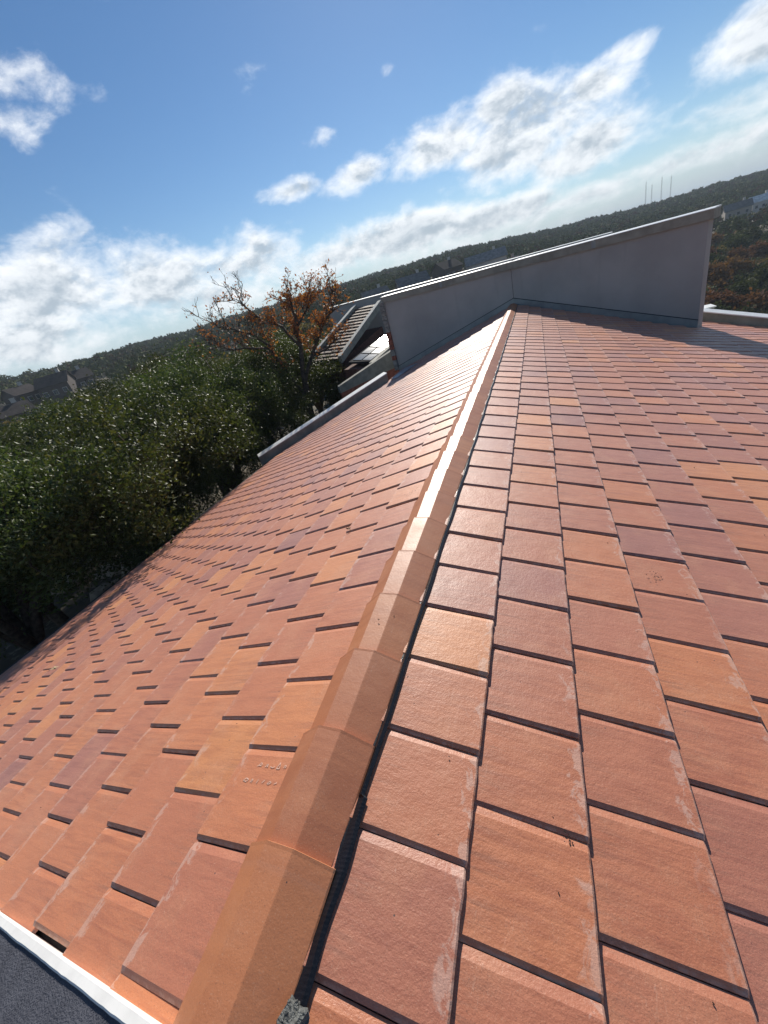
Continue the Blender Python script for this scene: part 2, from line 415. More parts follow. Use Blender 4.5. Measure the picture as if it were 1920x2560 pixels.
# ------------------------------------------------------------------ the tiled roof
aR, aL = 0.30387, 0.29027
W = 0.33                     # tile width along the ridge
ER, S0R = 0.3511, 0.4902     # right slope: exposure, distance of first butt from the ridge line
EL, S0L = 0.3456, 0.5361
HB, HS, CH, CHW = 0.021, 0.007, 0.006, 0.028
def tile_mesh(name, E_, mirror, seed):
    r = random.Random(seed)
    warp = [r.uniform(-.0022, .0022) for _ in range(4)]
    xs = [-0.03, E_ * 0.5, E_ - 0.006, E_]
    ys = [0.0, 0.0135, W * .2, W * .36, W * .5, W * .66, W * .8, W - CHW, W - 0.001]
    def top(x, y):
        z = HB * x / E_ + HS * (1 - y / W)
        if y > W - CHW: z -= CH * (y - (W - CHW)) / CHW
        if x >= E_ - 1e-6: z -= 0.005
        if y < 1e-6: z -= 0.009
        u, v = max(0, x) / E_, y / W
        z += warp[0] * (1 - u) * (1 - v) + warp[1] * u * (1 - v) + warp[2] * u * v + warp[3] * (1 - u) * v
        return z
    V, T, F = [], [], []
    jx = [r.uniform(-.0011, .0009) - (r.uniform(.0015, .003) if r.random() < .05 else 0) for _ in ys]
    for x in xs:
        for k, y in enumerate(ys):
            xx = x + (jx[k] if x >= E_ - .007 else 0)
            V.append((xx, y, top(x, y))); T.append((max(0, x) / E_, y / W, 0))
    n = len(ys)
    for a in range(len(xs) - 1):
        for b in range(n - 1): F.append((a * n + b, (a + 1) * n + b, (a + 1) * n + b + 1, a * n + b + 1))
    # butt face, set back underside
    o = len(V)
    for k, y in enumerate(ys):
        q = V[3 * n + k]; V.append((q[0] - .001, y, q[2] - .013)); T.append((1, y / W, 0))
    for k in range(n - 1): F.append((3 * n + k, o + k, o + k + 1, 3 * n + k + 1))
    o2 = len(V)
    for k, y in enumerate(ys): V.append((E_ - .07, y, V[o + k][2] - .004)); T.append((.8, y / W, 0))
    for k in range(n - 1): F.append((o + k, o2 + k, o2 + k + 1, o + k + 1))
    # near side face
    o3 = len(V)
    for a, x in enumerate(xs):
        q = V[a * n]; dep = .034 if a < 2 else (.016 if a == 2 else .0135)
        V.append((q[0], .0005, q[2] - (.034 if a < 3 else .0135) + (0.0 if a < 2 else 0.0))); T.append((max(0, x) / E_, 0, 0))
    for a in range(len(xs) - 1): F.append((a * n, o3 + a, o3 + a + 1, (a + 1) * n))
    V = np.array(V); F = np.array(F); T = np.array(T)
    if mirror: V[:, 0] *= -1; F = F[:, ::-1]
    return V, F[:, ::-1] if False else F, T
NV = 14
tv = {s: [tile_mesh('roof_tile', ER if s > 0 else EL, s < 0, 10 * k + (s > 0)) for k in range(NV)] for s in (1, -1)}
def tile_me(s, k):
    V, F, T = tv[s][k]
    me = np_mesh('roof_tile', V, F, MT_TILE)
    attr(me, 'tuv', T, 'FLOAT_VECTOR'); attr(me, 'rnd', np.zeros((len(V), 4)))
    return me
tmes = {s: [tile_me(s, k) for k in range(NV)] for s in (1, -1)}
OFFZ = -0.026
def slope_frame(s):
    a = aR if s > 0 else aL
    if s > 0: return Vector((math.cos(a), 0, -math.sin(a))), Vector((0, 1, 0)), Vector((math.sin(a), 0, math.cos(a)))
    return Vector((math.cos(a), 0, math.sin(a))), Vector((0, 1, 0)), Vector((-math.sin(a), 0, math.cos(a)))
# plan limits
WALL_L, WALL_M, WALL_R = (-4.60, 15.93), (0.0, 15.50), (4.43, 12.87)
CURB_A, CURB_B = (-8.45, 10.45), (-4.35, 14.05)
RC_A, RC_B = (4.6, 14.55), (11.5, 11.6)
def lerp_y(x, A, B): return A[1] + (B[1] - A[1]) * (x - A[0]) / (B[0] - A[0])
def far_limit(x):
    if x < CURB_B[0]: return lerp_y(x, CURB_A, CURB_B)
    if x < 0: return lerp_y(x, (-4.6, 15.9), WALL_M)
    if x < WALL_R[0]: return lerp_y(x, WALL_M, WALL_R)
    return lerp_y(x, RC_A, RC_B)
NEAR_L, NEAR_R = -0.068, -0.75
roof = empty('tiled_roof', (0, 0, -6.0), 'terracotta flat-tiled ridge roof with angular ridge caps in the foreground', 'roof')
slopes = {}
def roof_child(o): o.parent = roof; o.matrix_parent_inverse = Matrix.Translation((0, 0, 6.0)); return o
for s in (1, -1):
    a = aR if s > 0 else aL
    mb = MB()
    xe = 10.6 if s > 0 else -8.32
    ta = math.tan(a)
    ring = [(0.0, NEAR_R if s > 0 else NEAR_L), (xe, NEAR_R if s > 0 else NEAR_L)]
    if s > 0: ring += [(xe, far_limit(xe)), (WALL_R[0] + .01, far_limit(WALL_R[0] + .01)), (WALL_R[0], WALL_R[1] + .1), (0, 15.95 + .1)]
    else: ring += [(xe, far_limit(xe)), (CURB_B[0], CURB_B[1]), (-4.6, 15.95), (0, 16.05)]
    top = [(x, y, -abs(x) * ta - 0.045) for x, y in ring]; bot = [(x, y, z - 0.12) for x, y, z in top]
    n = len(ring)
    mb.add(top + bot, [tuple(range(n)), tuple(range(2 * n - 1, n - 1, -1))] + [(k, n + k, n + (k + 1) % n, (k + 1) % n) for k in range(n)])
    slopes[s] = roof_child(mb.build('roof_slope', MT_DECK))

Minv = np.array(M.inverted())
def project(Pw):
    q = Minv @ np.append(np.array(Pw), 1.0)
    if q[2] > -0.02: return None
    f = 984 * 0.4
    return np.array([384 + f * q[0] / -q[2], 512 - f * q[1] / -q[2]])
cand = []
def jumps(s, k):
    if s > 0: return (0.1094 - 0.015 * k) if k % 2 == 0 else (0.1094 + .18 - .015 * (k - 1))
    return 1.2887 + .155 * k - (0.012 if k % 2 else 0)
for s in (1, -1):
    E_, S0, a = (ER, S0R, aR) if s > 0 else (EL, S0L, aL)
    A, B_, N = slope_frame(s)
    ncourse = 31 if s > 0 else 23
    for k in range(ncourse):
        s_up = S0 + (k - 1) * E_
        joint = jumps(s, k) % W
        y = joint - 6 * W
        jit = random.uniform(-.004, .004)
        while y < 16.5:
            y0 = y; y += W
            xm = s * (s_up + E_ / 2) * math.cos(a)
            fl = far_limit(xm)
            if y0 + W * .55 > fl: break
            lo = NEAR_R if s > 0 else NEAR_L
            if y0 + W < lo + .02: continue
            loc = A * (s_up * s) + B_ * (y0 + random.uniform(-.002, .002)) + N * OFFZ + A * (s * (jit + random.uniform(-.002, .002)))
            rot = Matrix((A, B_, N)).transposed().to_4x4()
            tilt = Matrix.Rotation(random.gauss(0, .0035), 4, 'X') @ Matrix.Rotation(random.gauss(0, .003), 4, 'Y') @ Matrix.Rotation(random.gauss(0, .002), 4, 'Z')
            mw = Matrix.Translation(loc) @ rot @ tilt
            clip = None
            if y0 < lo: clip = lo - y0
            cs = [mw @ Vector((s * xx, yy, 0.02)) for xx, yy in ((0, 0), (E_, 0), (E_, W), (0, W))]
            pr = [project(q) for q in cs]
            area = 0.0
            if all(q is not None for q in pr):
                q = np.array(pr); area = abs(sum(q[i][0] * q[(i + 1) % 4][1] - q[(i + 1) % 4][0] * q[i][1] for i in range(4))) / 2
                if q[:, 0].max() < 0 or q[:, 0].min() > 768 or q[:, 1].max() < 0 or q[:, 1].min() > 1024: area = 0.0
            u = random.random()
            sheen_tone = .46 if s > 0 else .72 - .03 * max(0, y0) - .008 * k      # sky sheen put into tile colour: right and far tiles pinker
            r1 = min(1, max(.13, random.gauss(sheen_tone, .19)))
            if random.random() < .012: r1 = random.uniform(0.02, .10)
            if random.random() < .035: r1 = random.uniform(.9, 1)
            cand.append(dict(s=s, k=k, mw=mw, v=random.randrange(NV), area=area, clip=clip, rnd=(r1, random.random(), random.random()), y0=y0))
order = sorted(range(len(cand)), key=lambda i: -cand[i]['area'])
single = set(i for i in order[:300] if cand[i]['area'] > 0)
def clipped(V, clip):
    V = V.copy(); V[:, 1] = np.maximum(V[:, 1], clip); return V
marked = None
bigV, bigF, bigT, bigR, off = [], [], [], [], 0
for i, c in enumerate(cand):
    s = c['s']; V, F, T = tv[s][c['v']]
    if i in single:
        if c['clip'] is not None:
            me = np_mesh('roof_tile', clipped(V, c['clip']), F, MT_TILE); attr(me, 'tuv', T, 'FLOAT_VECTOR'); attr(me, 'rnd', np.zeros((len(V), 4)))
        else: me = tmes[s][c['v']]
        o = bpy.data.objects.new('roof_tile', me); col.objects.link(o)
        o.parent = slopes[s]; o.matrix_local = c['mw']; o.color = c['rnd'] + (1,)
        o.matrix_parent_inverse = Matrix.Identity(4)
        if s < 0 and c['k'] == 0 and abs(c['y0'] - (1.2887 - 3 * W)) < .02: marked = o
        c['obj'] = o
    else:
        VV = clipped(V, c['clip']) if c['clip'] is not None else V
        m3 = np.array(c['mw'])
        bigV.append(VV @ m3[:3, :3].T + m3[:3, 3]); bigF.append(F + off); bigT.append(T)
        bigR.append(np.tile(np.array(c['rnd'] + (1,)), (len(V), 1))); off += len(V)
me = np_mesh('distant_tiles', np.concatenate(bigV), np.concatenate(bigF), MT_TILE)
attr(me, 'tuv', np.concatenate(bigT), 'FLOAT_VECTOR'); attr(me, 'rnd', np.concatenate(bigR))
o = mobj('distant_tiles', me, kind='stuff'); o.color = (0, 0, 0, 1); roof_child(o)

# ridge caps: each overlaps the next one farther away
CAPY, CAPS = 0.318, 0.366
prof = [(-0.212, -0.071), (-0.205, -0.060), (-0.104, 0.0215), (-0.098, 0.0250), (-0.004, 0.0205), (0.000, 0.0185), (0.110, -0.047), (0.114, -0.052)]
def cap_mesh(seed):
    r = random.Random(seed); V, T, F = [], [], []
    n = len(prof); L = CAPS + 0.05
    # far end is proud (collar over the next cap); near end slips under the one in front
    stations = [(-L, 0.93, -.012), (-.012, 1.0, 0.0), (-.002, 1.003, 0.0012), (0.0, 0.985, -.0025)]
    wv = r.uniform(-.002, .002)
    for y, sc, dz in stations:
        for k, (x, z) in enumerate(prof):
            cx, cz = -0.045, -0.05
            V.append((cx + (x - cx) * sc, y + (wv if abs(x - cx) > .1 else 0), cz + (z - cz) * sc + dz))
            T.append((0.5, 0.5 + y, 0))
    for a in range(len(stations) - 1):
        for k in range(n - 1): F.append((a * n + k, a * n + k + 1, (a + 1) * n + k + 1, (a + 1) * n + k))
    # thickness: inner shell at the far end and along both lower edges
    o = len(V)
    for y in (-L, 0.0):
        for k, (x, z) in enumerate(prof):
            cx, cz = -0.045, -0.05; sc = (0.93 if y < -.1 else .985) - 0.13
            V.append((cx + (x - cx) * (sc + .05), y, cz + (z - cz) * sc - .012)); T.append((.5, .5, 0))
    b = len(stations) - 1
    for k in range(n - 1): F.append((b * n + k, b * n + k + 1, o + n + k + 1, o + n + k))
    F.append((0, b * n, o + n, o)); F.append((n - 1, o + n - 1, o + 2 * n - 1, b * n + n - 1))
    me = np_mesh('ridge_cap', V, F, MT_CAP); attr(me, 'tuv', T, 'FLOAT_VECTOR'); attr(me, 'rnd', np.zeros((len(V), 4)))
    return me
capm = [cap_mesh(k) for k in range(4)]
ncap = int((WALL_M[1] - .12 - CAPY) / CAPS) + 1
for k in range(ncap):
    o = bpy.data.objects.new('ridge_cap', capm[k % 4]); col.objects.link(o); roof_child(o)
    o.matrix_basis = Matrix.Translation((random.uniform(-.003, .003), CAPY + k * CAPS, random.uniform(-.002, .002) - (0.0))) @ Matrix.Rotation(random.gauss(0, .006), 4, 'Z') @ Matrix.Rotation(0.010, 4, 'X')
    o.color = (random.random(), random.random(), random.random(), 1)
# black ridge membrane, ribbed, looking out under the caps on the right
mb = MB(); pts = []
yy = -0.75
while yy < WALL_M[1]:
    xo = 0.143 + 0.003 * math.sin(yy * 23) if yy < .52 else 0.132 + .003 * math.sin(yy * 9)
    rib = .00025 * (1 if int(round(yy / .006)) % 2 else -1) if yy < .55 else 0
    za = -math.tan(aR)
    pts.append([(-.05, yy, -.045), (0.07, yy, -0.058), (0.105, yy, -0.058), (xo - .012, yy, xo * za - .004 + rib), (xo, yy, xo * za - .012)])
    yy += .006 if yy < .55 else .12
V = [q for row in pts for q in row]; F = []
for a in range(len(pts) - 1):
    for k in range(4): F.append((a * 5 + k, a * 5 + k + 1, (a + 1) * 5 + k + 1, (a + 1) * 5 + k))
mb.add(V, F); roof_child(mb.build('ridge_membrane', MT_MEMB))
# lump of dark mortar at the near end
bm = bmesh.new(); bmesh.ops.create_icosphere(bm, subdivisions=3, radius=1.0)
for v in bm.verts:
    n_ = 1 + .28 * math.sin(v.co.x * 5 + 1) * math.sin(v.co.y * 6) + .16 * math.sin(v.co.z * 11 + v.co.x * 9)
    v.co = Vector((v.co.x * .034, v.co.y * .050, v.co.z * .03)) * n_
me = bpy.data.meshes.new('mortar_lump'); bm.to_mesh(me); bm.free(); me.materials.append(MT_MORTAR)
o = mobj('mortar_lump', me); roof_child(o); o.matrix_basis = Matrix.Translation((0.138, 0.015, -0.035))

# chalk marks on the marked tile (illegible scribbles)
if marked is not None:
    def chalk(cx, cy, shape):
        mb = MB()
        for k in range(len(shape) - 1):
            (x0, y0), (x1, y1) = shape[k], shape[k + 1]
            dx_, dy_ = x1 - x0, y1 - y0; L = math.hypot(dx_, dy_) + 1e-6; nx, ny = -dy_ / L * .0017, dx_ / L * .0017
            def zt(x, y): return HB * (x) / EL + HS * (1 - y / W) + .0021
            q = [(x0 + nx, y0 + ny), (x1 + nx, y1 + ny), (x1 - nx, y1 - ny), (x0 - nx, y0 - ny)]
            mb.add([(-(cx + x), cy + y, zt(cx + x, cy + y)) for x, y in q], [(0, 1, 2, 3)])
        o = mb.build('chalk_mark', MT_CHALK); o.parent = marked
        return o
    rows = [(0.265, [[(-.012, 0), (-.006, .010), (.002, .004), (-.002, -.004), (-.012, 0), (-.02, -.006)], [(-.008, -.006), (.004, .006), (.006, -.006), (-.006, .006)], [(-.012, -.002), (0, -.007), (.012, -.002)], [(-.008, -.008), (0, .016), (.008, -.008), (-.008, -.008)], [(-.004, -.004), (-.004, .006), (.004, .006), (.004, -.004)]]),
            (0.205, [[(-.014, -.002), (-.004, .008), (.012, .004), (.004, -.005), (-.014, -.002)], [(-.005, -.006), (-.002, .006), (.004, .006), (.003, -.006)], [(-.002, -.007), (.002, .007)], [(-.006, -.004), (.004, .008)], [(-.010, -.003), (0, .005), (.010, .002), (0, -.005), (-.010, -.003)], [(-.006, -.003), (.006, .004)]])]
    for cy, shapes in rows:
        x0 = 0.31 if cy > .23 else .35
        for q, sh in enumerate(shapes):
            chalk(x0 - .033 * q - .11, cy, [(-a, b) for a, b in sh])

# near edge of the roof: white edging strip and the dark membrane beyond it
edge = empty('roof_edge', (-1.0, -0.1, -6), 'dark grey membrane roof edge with white strip at bottom left corner', 'roof edge')
def edge_child(o): o.parent = edge; o.matrix_parent_inverse = Matrix.Translation((1.0, .1, 6)); return o
mb = MB(); mb2 = MB(); ta = math.tan(aL); N_ = 150
rowsA, rowsB = [], []
for k in range(N_ + 1):
    x = -0.02 - 8.3 * (k / N_) ** 2.2
    z = x * ta
    j1 = .0006 * math.sin(x * 17) + random.uniform(-.0007, .0007)
    rowsA.append([(x, -.066, z - .05), (x, -.068, z + .006), (x, -.074, z + .010), (x, -.097 + j1, z + .010), (x, -.102 + j1, z + .002)])
    rowsB.append([(x, -.096, z + .003), (x, -.115, z - .001), (x, -.6, z - .012), (x, -1.6, z - .03), (x, -1.62, z - 1.0)])
for mbq, rw in ((mb, rowsA), (mb2, rowsB)):
    V = [q for r_ in rw for q in r_]; F = []
    for a in range(N_):
        for k in range(4): F.append((a * 5 + k, a * 5 + k + 1, (a + 1) * 5 + k + 1, (a + 1) * 5 + k))
    mbq.add(V, F)
edge_child(mb.build('edging_strip', simple('worn_white_edging', (0.82, 0.80, 0.76), 0.5, 0.05, 9.0))); edge_child(mb2.build('membrane', MT_MEMB2))

# eave trim and house wall below it
hw = empty('house_wall', (-8.0, 5, -6.0), 'brick outer wall and fascia under the left eave of the tiled roof', 'wall')
mb = MB(); mb.box((-8.30, 5.2, -2.72), (.05, 10.7, .20)); o = mb.build('fascia', MT_FASCIA, hw); o.matrix_parent_inverse = Matrix.Translation((8, -5, 6))
mb = MB(); mb.box((-7.9, 5.2, -4.6), (.25, 10.6, 3.6)); o = mb.build('brick_wall', MT_BRICK, hw); o.matrix_parent_inverse = Matrix.Translation((8, -5, 6))

# ------------------------------------------------------------------ stucco wall standing across the roof
def wall_seg(mb, A, B, zA0, zB0, zA1, zB1, t, n_off=0.0, rise=0.0):
    """prism between plan points A,B; front face shifted toward the camera by n_off, thickness t backward"""
    A2, B2 = Vector(A[:2]), Vector(B[:2]); dr = (B2 - A2).normalized(); nr_ = Vector((dr.y, -dr.x))     # toward -Y side
    if nr_.y > 0: nr_ = -nr_
    fa, fb = A2 + nr_ * n_off, B2 + nr_ * n_off; ba, bb = fa - nr_ * t, fb - nr_ * t
    mb.hexa([(fa.x, fa.y, zA0), (fb.x, fb.y, zB0), (bb.x, bb.y, zB0), (ba.x, ba.y, zA0)],
            [(fa.x, fa.y, zA1), (fb.x, fb.y, zB1), (bb.x, bb.y, zB1 + rise), (ba.x, ba.y, zA1 + rise)])
    return mb
zr_ = lambda x: -abs(x) * math.tan(aR if x > 0 else aL)
ZT = {'L': 1.15, 'M': 1.04, 'R': 0.93}
sw = empty('stucco_wall', (0, 15.9, 0), 'tall grey stucco wall with metal-capped coping standing across the tiled roof', 'wall')
def sw_child(o): o.parent = sw; o.matrix_parent_inverse = Matrix.Translation((0, -15.9, 0)); return o
PL, PM, PR = WALL_L, WALL_M, WALL_R
mb = MB(); wall_seg(mb, PL, PM, zr_(PL[0]) - .5, -.5, ZT['L'], ZT['M'], .34); sw_child(mb.build('stucco_panel', MT_STUCCO))
mb = MB(); wall_seg(mb, PM, PR, -.5, zr_(PR[0]) - .5, ZT['M'], ZT['R'], .34); sw_child(mb.build('stucco_panel', MT_STUCCO))
mb = MB(); mb.box((0.0, WALL_M[1] - .004, .5), (.008, .012, 1.08)); sw_child(mb.build('control_joint', MT_SEAL))
def ext(A, B, d_):
    A2, B2 = Vector(A), Vector(B); q = (B2 - A2).normalized() * d_; return (B2.x + q.x, B2.y + q.y)
PLx, PRx = ext(PM, PL, .06), ext(PM, PR, .10)
# fascia boards of the coping, two lengths a side, with joint plates
def along(A, B, t): return (A[0] + (B[0] - A[0]) * t, A[1] + (B[1] - A[1]) * t)
def zt_(A, B, t): return A + (B - A) * t
for (A, B, za, zb) in ((PLx, PM, ZT['L'], ZT['M']), (PM, PRx, ZT['M'], ZT['R'] - .005)):
    for t0, t1 in ((0.0, .498), (.502, 1.0)):
        mb = MB(); wall_seg(mb, along(A, B, t0), along(A, B, t1), zt_(za, zb, t0) - .03, zt_(za, zb, t1) - .03, zt_(za, zb, t0) + .16, zt_(za, zb, t1) + .16, .46, .055)
        sw_child(mb.build('coping_fascia', MT_FASCIA))
        mb = MB(); wall_seg(mb, along(A, B, t0), along(A, B, t1), zt_(za, zb, t0) + .163, zt_(za, zb, t1) + .163, zt_(za, zb, t0) + .178, zt_(za, zb, t1) + .178, .49, .07, .018)
        sw_child(mb.build('metal_cap', MT_ALU))
    mb = MB(); wall_seg(mb, along(A, B, .49), along(A, B, .51), zt_(za, zb, .5) - .02, zt_(za, zb, .5) - .02, zt_(za, zb, .5) + .15, zt_(za, zb, .5) + .15, .01, .062)
    sw_child(mb.build('joint_plate', MT_FLASH))
# base flashing with a dark sealant line above it
for (A, B) in ((PL, PM), (PM, PR)):
    mb = MB(); wall_seg(mb, A, B, zr_(A[0]) - .1, zr_(B[0]) - .1, zr_(A[0]) + .15, zr_(B[0]) + .15, .02, .03); sw_child(mb.build('base_flashing', MT_FLASH))
    mb = MB(); wall_seg(mb, A, B, zr_(A[0]) + .152, zr_(B[0]) + .152, zr_(A[0]) + .172, zr_(B[0]) + .172, .02, .014); sw_child(mb.build('sealant_line', MT_SEAL))
# masonry left end: quoins of grey stone and red brick
zq = -1.35; k = 0
while zq < 1.08:
    h_ = random.choice([.16, .20, .24]); red = 0.0 < zq + 1.0 < 0.9 and k % 4 != 3
    mb = MB(); mb.box((-4.60 - .085, 15.93 + .10 + random.uniform(-.01, .01), zq + h_ / 2), (.17 + random.uniform(-.015, .015), .40, h_ - .012))
    sw_child(mb.build('end_block', MT_BRICK if red else MT_QUOIN, bevel=.008)); zq += h_; k += 1
# lead flashing sheet lying at the foot of the wall
A, B_, N = slope_frame(-1)
mb = MB()
def lp(x, y, h): return (x, y, x * math.tan(aL) + h)
mb.slab([lp(-4.35, 14.0, .012), lp(-3.85, 13.2, .014), lp(-3.3, 14.2, .014), lp(-4.2, 15.4, .012)], .006)
sw_child(mb.build('lead_sheet', MT_LEAD))

# kerbs that close the roof on both sides
def kerb(name, A, B, slope, label, h=.30, n=8):
    t = empty(name, (A[0], A[1], slope(A[0])), label, 'kerb')
    for nm, mat, z0, z1, th_, off_ in (('kerb_face', MT_FASCIA, -.5, h - .04, .20, 0.0), ('kerb_cap', MT_WHITE, h - .037, h - .01, .30, .03)):
        for q in range(2):
            p0, p1 = along(A, B, q * .5 + (.001 if q else 0)), along(A, B, q * .5 + .499)
            mb = MB(); wall_seg(mb, p0, p1, slope(p0[0]) + z0, slope(p1[0]) + z0, slope(p0[0]) + z1, slope(p1[0]) + z1, th_, off_, 0.02 if nm == 'kerb_cap' else 0.0)
            o = mb.build(nm, mat, t); o.matrix_parent_inverse = Matrix.Translation((-A[0], -A[1], -slope(A[0])))
    return t
kerb('roof_kerb', CURB_A, (CURB_B[0] - .1, CURB_B[1] - .06), zr_, 'long grey kerb with pale cap along the left roof edge before the oaks')
kerb('roof_kerb', RC_A, RC_B, zr_, 'short grey kerb with white cap right of the stucco wall', .24)
t = empty('vent_box', (5.05, 15.0, -2.2), 'small pale box behind the right kerb beside the stucco wall', 'box')
mb = MB(); mb.box((0, 0, .42), (.55, .4, .84)); mb.build('box_body', MT_FASCIA, t, bevel=.01)
mb = MB(); mb.box((0, 0, .86), (.62, .47, .03)); mb.build('box_lid', MT_WHITE, t)

# ------------------------------------------------------------------ neighbouring building
nb = empty('neighbour_house', (-9.5, 22, -7.0), 'neighbouring house with small brown tiled roof, skylight and brick walls beyond the stucco wall', 'house')
def nb_child(o): o.parent = nb; o.matrix_parent_inverse = Matrix.Translation((9.5, -22, 7.0)); return o
BL, BR, TR, TL = Vector((-11.36, 21, -.80)), Vector((-9.15, 20, -.88)), Vector((-8.04, 25, 1.03)), Vector((-9.74, 26, 1.145))
mb = MB(); mb.slab([BL, BR, TR, TL], .12); nsl = nb_child(mb.build('roof_slope', MT_DARK))
NC, NT_ = 16, 7
for i in range(NC):
    for j in range(NT_):
        def pt(u, v):
            l = BL.lerp(TL, v); r = BR.lerp(TR, v); return l.lerp(r, u)
        v0, v1 = i / NC, (i + 1) / NC; sh = .5 / NT_ if i % 2 else 0
        u0, u1 = max(0, j / NT_ - sh + .006), min(1, (j + 1) / NT_ - sh - .006)
        if i % 2 and j == NT_ - 1: u1 = 1
        nrm = (BR - BL).cross(TL - BL).normalized()
        up = nrm * (.075 + random.uniform(-.006, .006)); dn = nrm * .012
        mb = MB(); q = [pt(u0, v0) + up, pt(u1, v0) + up, pt(u1, v1) + dn, pt(u0, v1) + dn]
        mb.hexa([a_ - nrm * .05 for a_ in q], q)
        o = mb.build('roof_tile', MT_BROWNT); o.parent = nsl
def beam(mbq, a_, b_, w_, h_, up=0.0):
    a_, b_ = Vector(a_), Vector(b_); dr = (b_ - a_).normalized(); sd_ = dr.cross(Vector((0, 0, 1))).normalized() * w_ / 2; z = Vector((0, 0, 1))
    mbq.hexa([a_ - sd_ + z * up, b_ - sd_ + z * up, b_ + sd_ + z * up, a_ + sd_ + z * up], [a_ - sd_ + z * (up + h_), b_ - sd_ + z * (up + h_), b_ + sd_ + z * (up + h_), a_ + sd_ + z * (up + h_)])
for a_, b_ in ((BL + Vector((-.12, -.05, 0)), TL + Vector((-.12, 0, 0))), (BR + Vector((.14, -.05, -.05)), TR + Vector((.14, 0, -.05)))):
    mb = MB(); beam(mb, a_, b_, .20, .34, -.16); nb_child(mb.build('rake_kerb', MT_FASCIA))
    mb = MB(); beam(mb, a_, b_, .24, .03, .183); nb_child(mb.build('rake_cap', MT_RAKE))
mb = MB(); mb.hexa([(-11.2, 21.25, -7), (-9.2, 20.35, -7), (-8.1, 25, -7), (-9.7, 25.9, -7)], [(-11.2, 21.25, -.98), (-9.2, 20.35, -1.05), (-8.1, 25, -.2), (-9.7, 25.9, -.2)])
nb_child(mb.build('brick_wall', MT_BRICK_SHADE))
# long capped parapet behind
mb = MB(); wall_seg(mb, (-11.9, 26.3), (4.3, 26.3), -6, -6, 1.58, 1.06, .4); nb_child(mb.build('parapet_wall', MT_STUCCO))
mb = MB(); wall_seg(mb, (-11.95, 26.3), (4.35, 26.3), 1.583, 1.063, 1.615, 1.095, .5, .05, .02); nb_child(mb.build('parapet_cap', MT_WHITE))
# skylight: sloping glazing in a dark frame
SA, SB, SC, SD = Vector((-7.95, 19, -.99)), Vector((-7.23, 22.5, -.49)), Vector((-6.2, 22.1, -.80)), Vector((-6.75, 18.5, -1.12))
mb = MB(); mb.slab([SA + Vector((-.15, -.1, 0)), SD + Vector((.1, -.1, 0)), SC + Vector((.1, .1, 0)), SB + Vector((-.15, .1, 0))], .10); sk = nb_child(mb.build('skylight', MT_FRAME))
for i in range(2):
    for j in range(4):
        def pt(u, v): return SA.lerp(SB, v).lerp(SD.lerp(SC, v), u)
        e_ = .03
        q = [pt(i / 2 + e_, j / 4 + e_ * .6), pt((i + 1) / 2 - e_, j / 4 + e_ * .6), pt((i + 1) / 2 - e_, (j + 1) / 4 - e_ * .6), pt(i / 2 + e_, (j + 1) / 4 - e_ * .6)]
        mb = MB(); mb.slab([v + Vector((0, 0, .03)) for v in q], .02); o = mb.build('pane', MT_GLASS); o.parent = sk
mb = MB(); mb.hexa([(-8.3, 18.6, -7), (-6.5, 18.1, -7), (-5.9, 22.2, -7), (-7.5, 22.8, -7)], [(-8.3, 18.6, -1.25), (-6.5, 18.1, -1.4), (-5.9, 22.2, -1.1), (-7.5, 22.8, -.9)]); nb_child(mb.build('lower_wall', MT_BRICK_SHADE))
mb = MB(); beam(mb, (-6.45, 17.7, -1.22), (-5.55, 21.5, -.62), .25, .14); nb_child(mb.build('skylight_kerb', MT_FASCIA))
# low stained side wall in front of it
mb = MB(); wall_seg(mb, (-7.62, 16.2), (-5.4, 18.2), -1.85, -1.58, -1.55, -.82, .28); nb_child(mb.build('side_wall', MT_OLIVE))
mb = MB(); wall_seg(mb, (-7.60, 16.22), (-5.4, 18.2), -7.0, -7.0, -1.853, -1.583, .24, -.02); nb_child(mb.build('side_brickwork', MT_BRICK))

# ------------------------------------------------------------------ trees
def leaf_quads(C_, size, up=0.35, r=rng):
    """diamond leaves at centres C_ with random facing"""
    n = len(C_)
    nrm = r.normal(size=(n, 3)); nrm[:, 2] += up * 2; nrm /= np.linalg.norm(nrm, axis=1)[:, None]
    t = r.normal(size=(n, 3)); t -= (t * nrm).sum(1)[:, None] * nrm; t /= np.linalg.norm(t, axis=1)[:, None]
    b = np.cross(nrm, t); s_ = size * r.uniform(.65, 1.35, n)[:, None]
    V = np.stack([C_ - t * s_, C_ + b * s_ * .48 + nrm * s_ * .08, C_ + t * s_, C_ - b * s_ * .48 + nrm * s_ * .08], 1).reshape(-1, 3)
    F = np.arange(4 * n).reshape(-1, 4)
    return V, F
def crown_obj(name, centres, per, spread, size, mat, flat=.75, r=rng):
    cs = np.repeat(centres, per, axis=0)
    C_ = cs + r.normal(size=cs.shape) * np.array([spread, spread, spread * flat])
    V, F = leaf_quads(C_, size, .35, r)
    me = np_mesh(name, V, F, mat)
    tone = np.repeat(np.clip(r.normal(.5, .3, len(centres)), 0, 1), per)
    col_ = np.stack([np.clip(tone + r.normal(0, .2, len(C_)), 0, 1), r.random(len(C_)), r.random(len(C_)), np.ones(len(C_))], 1)
    attr(me, 'rnd', np.repeat(col_, 4, axis=0))
    return me
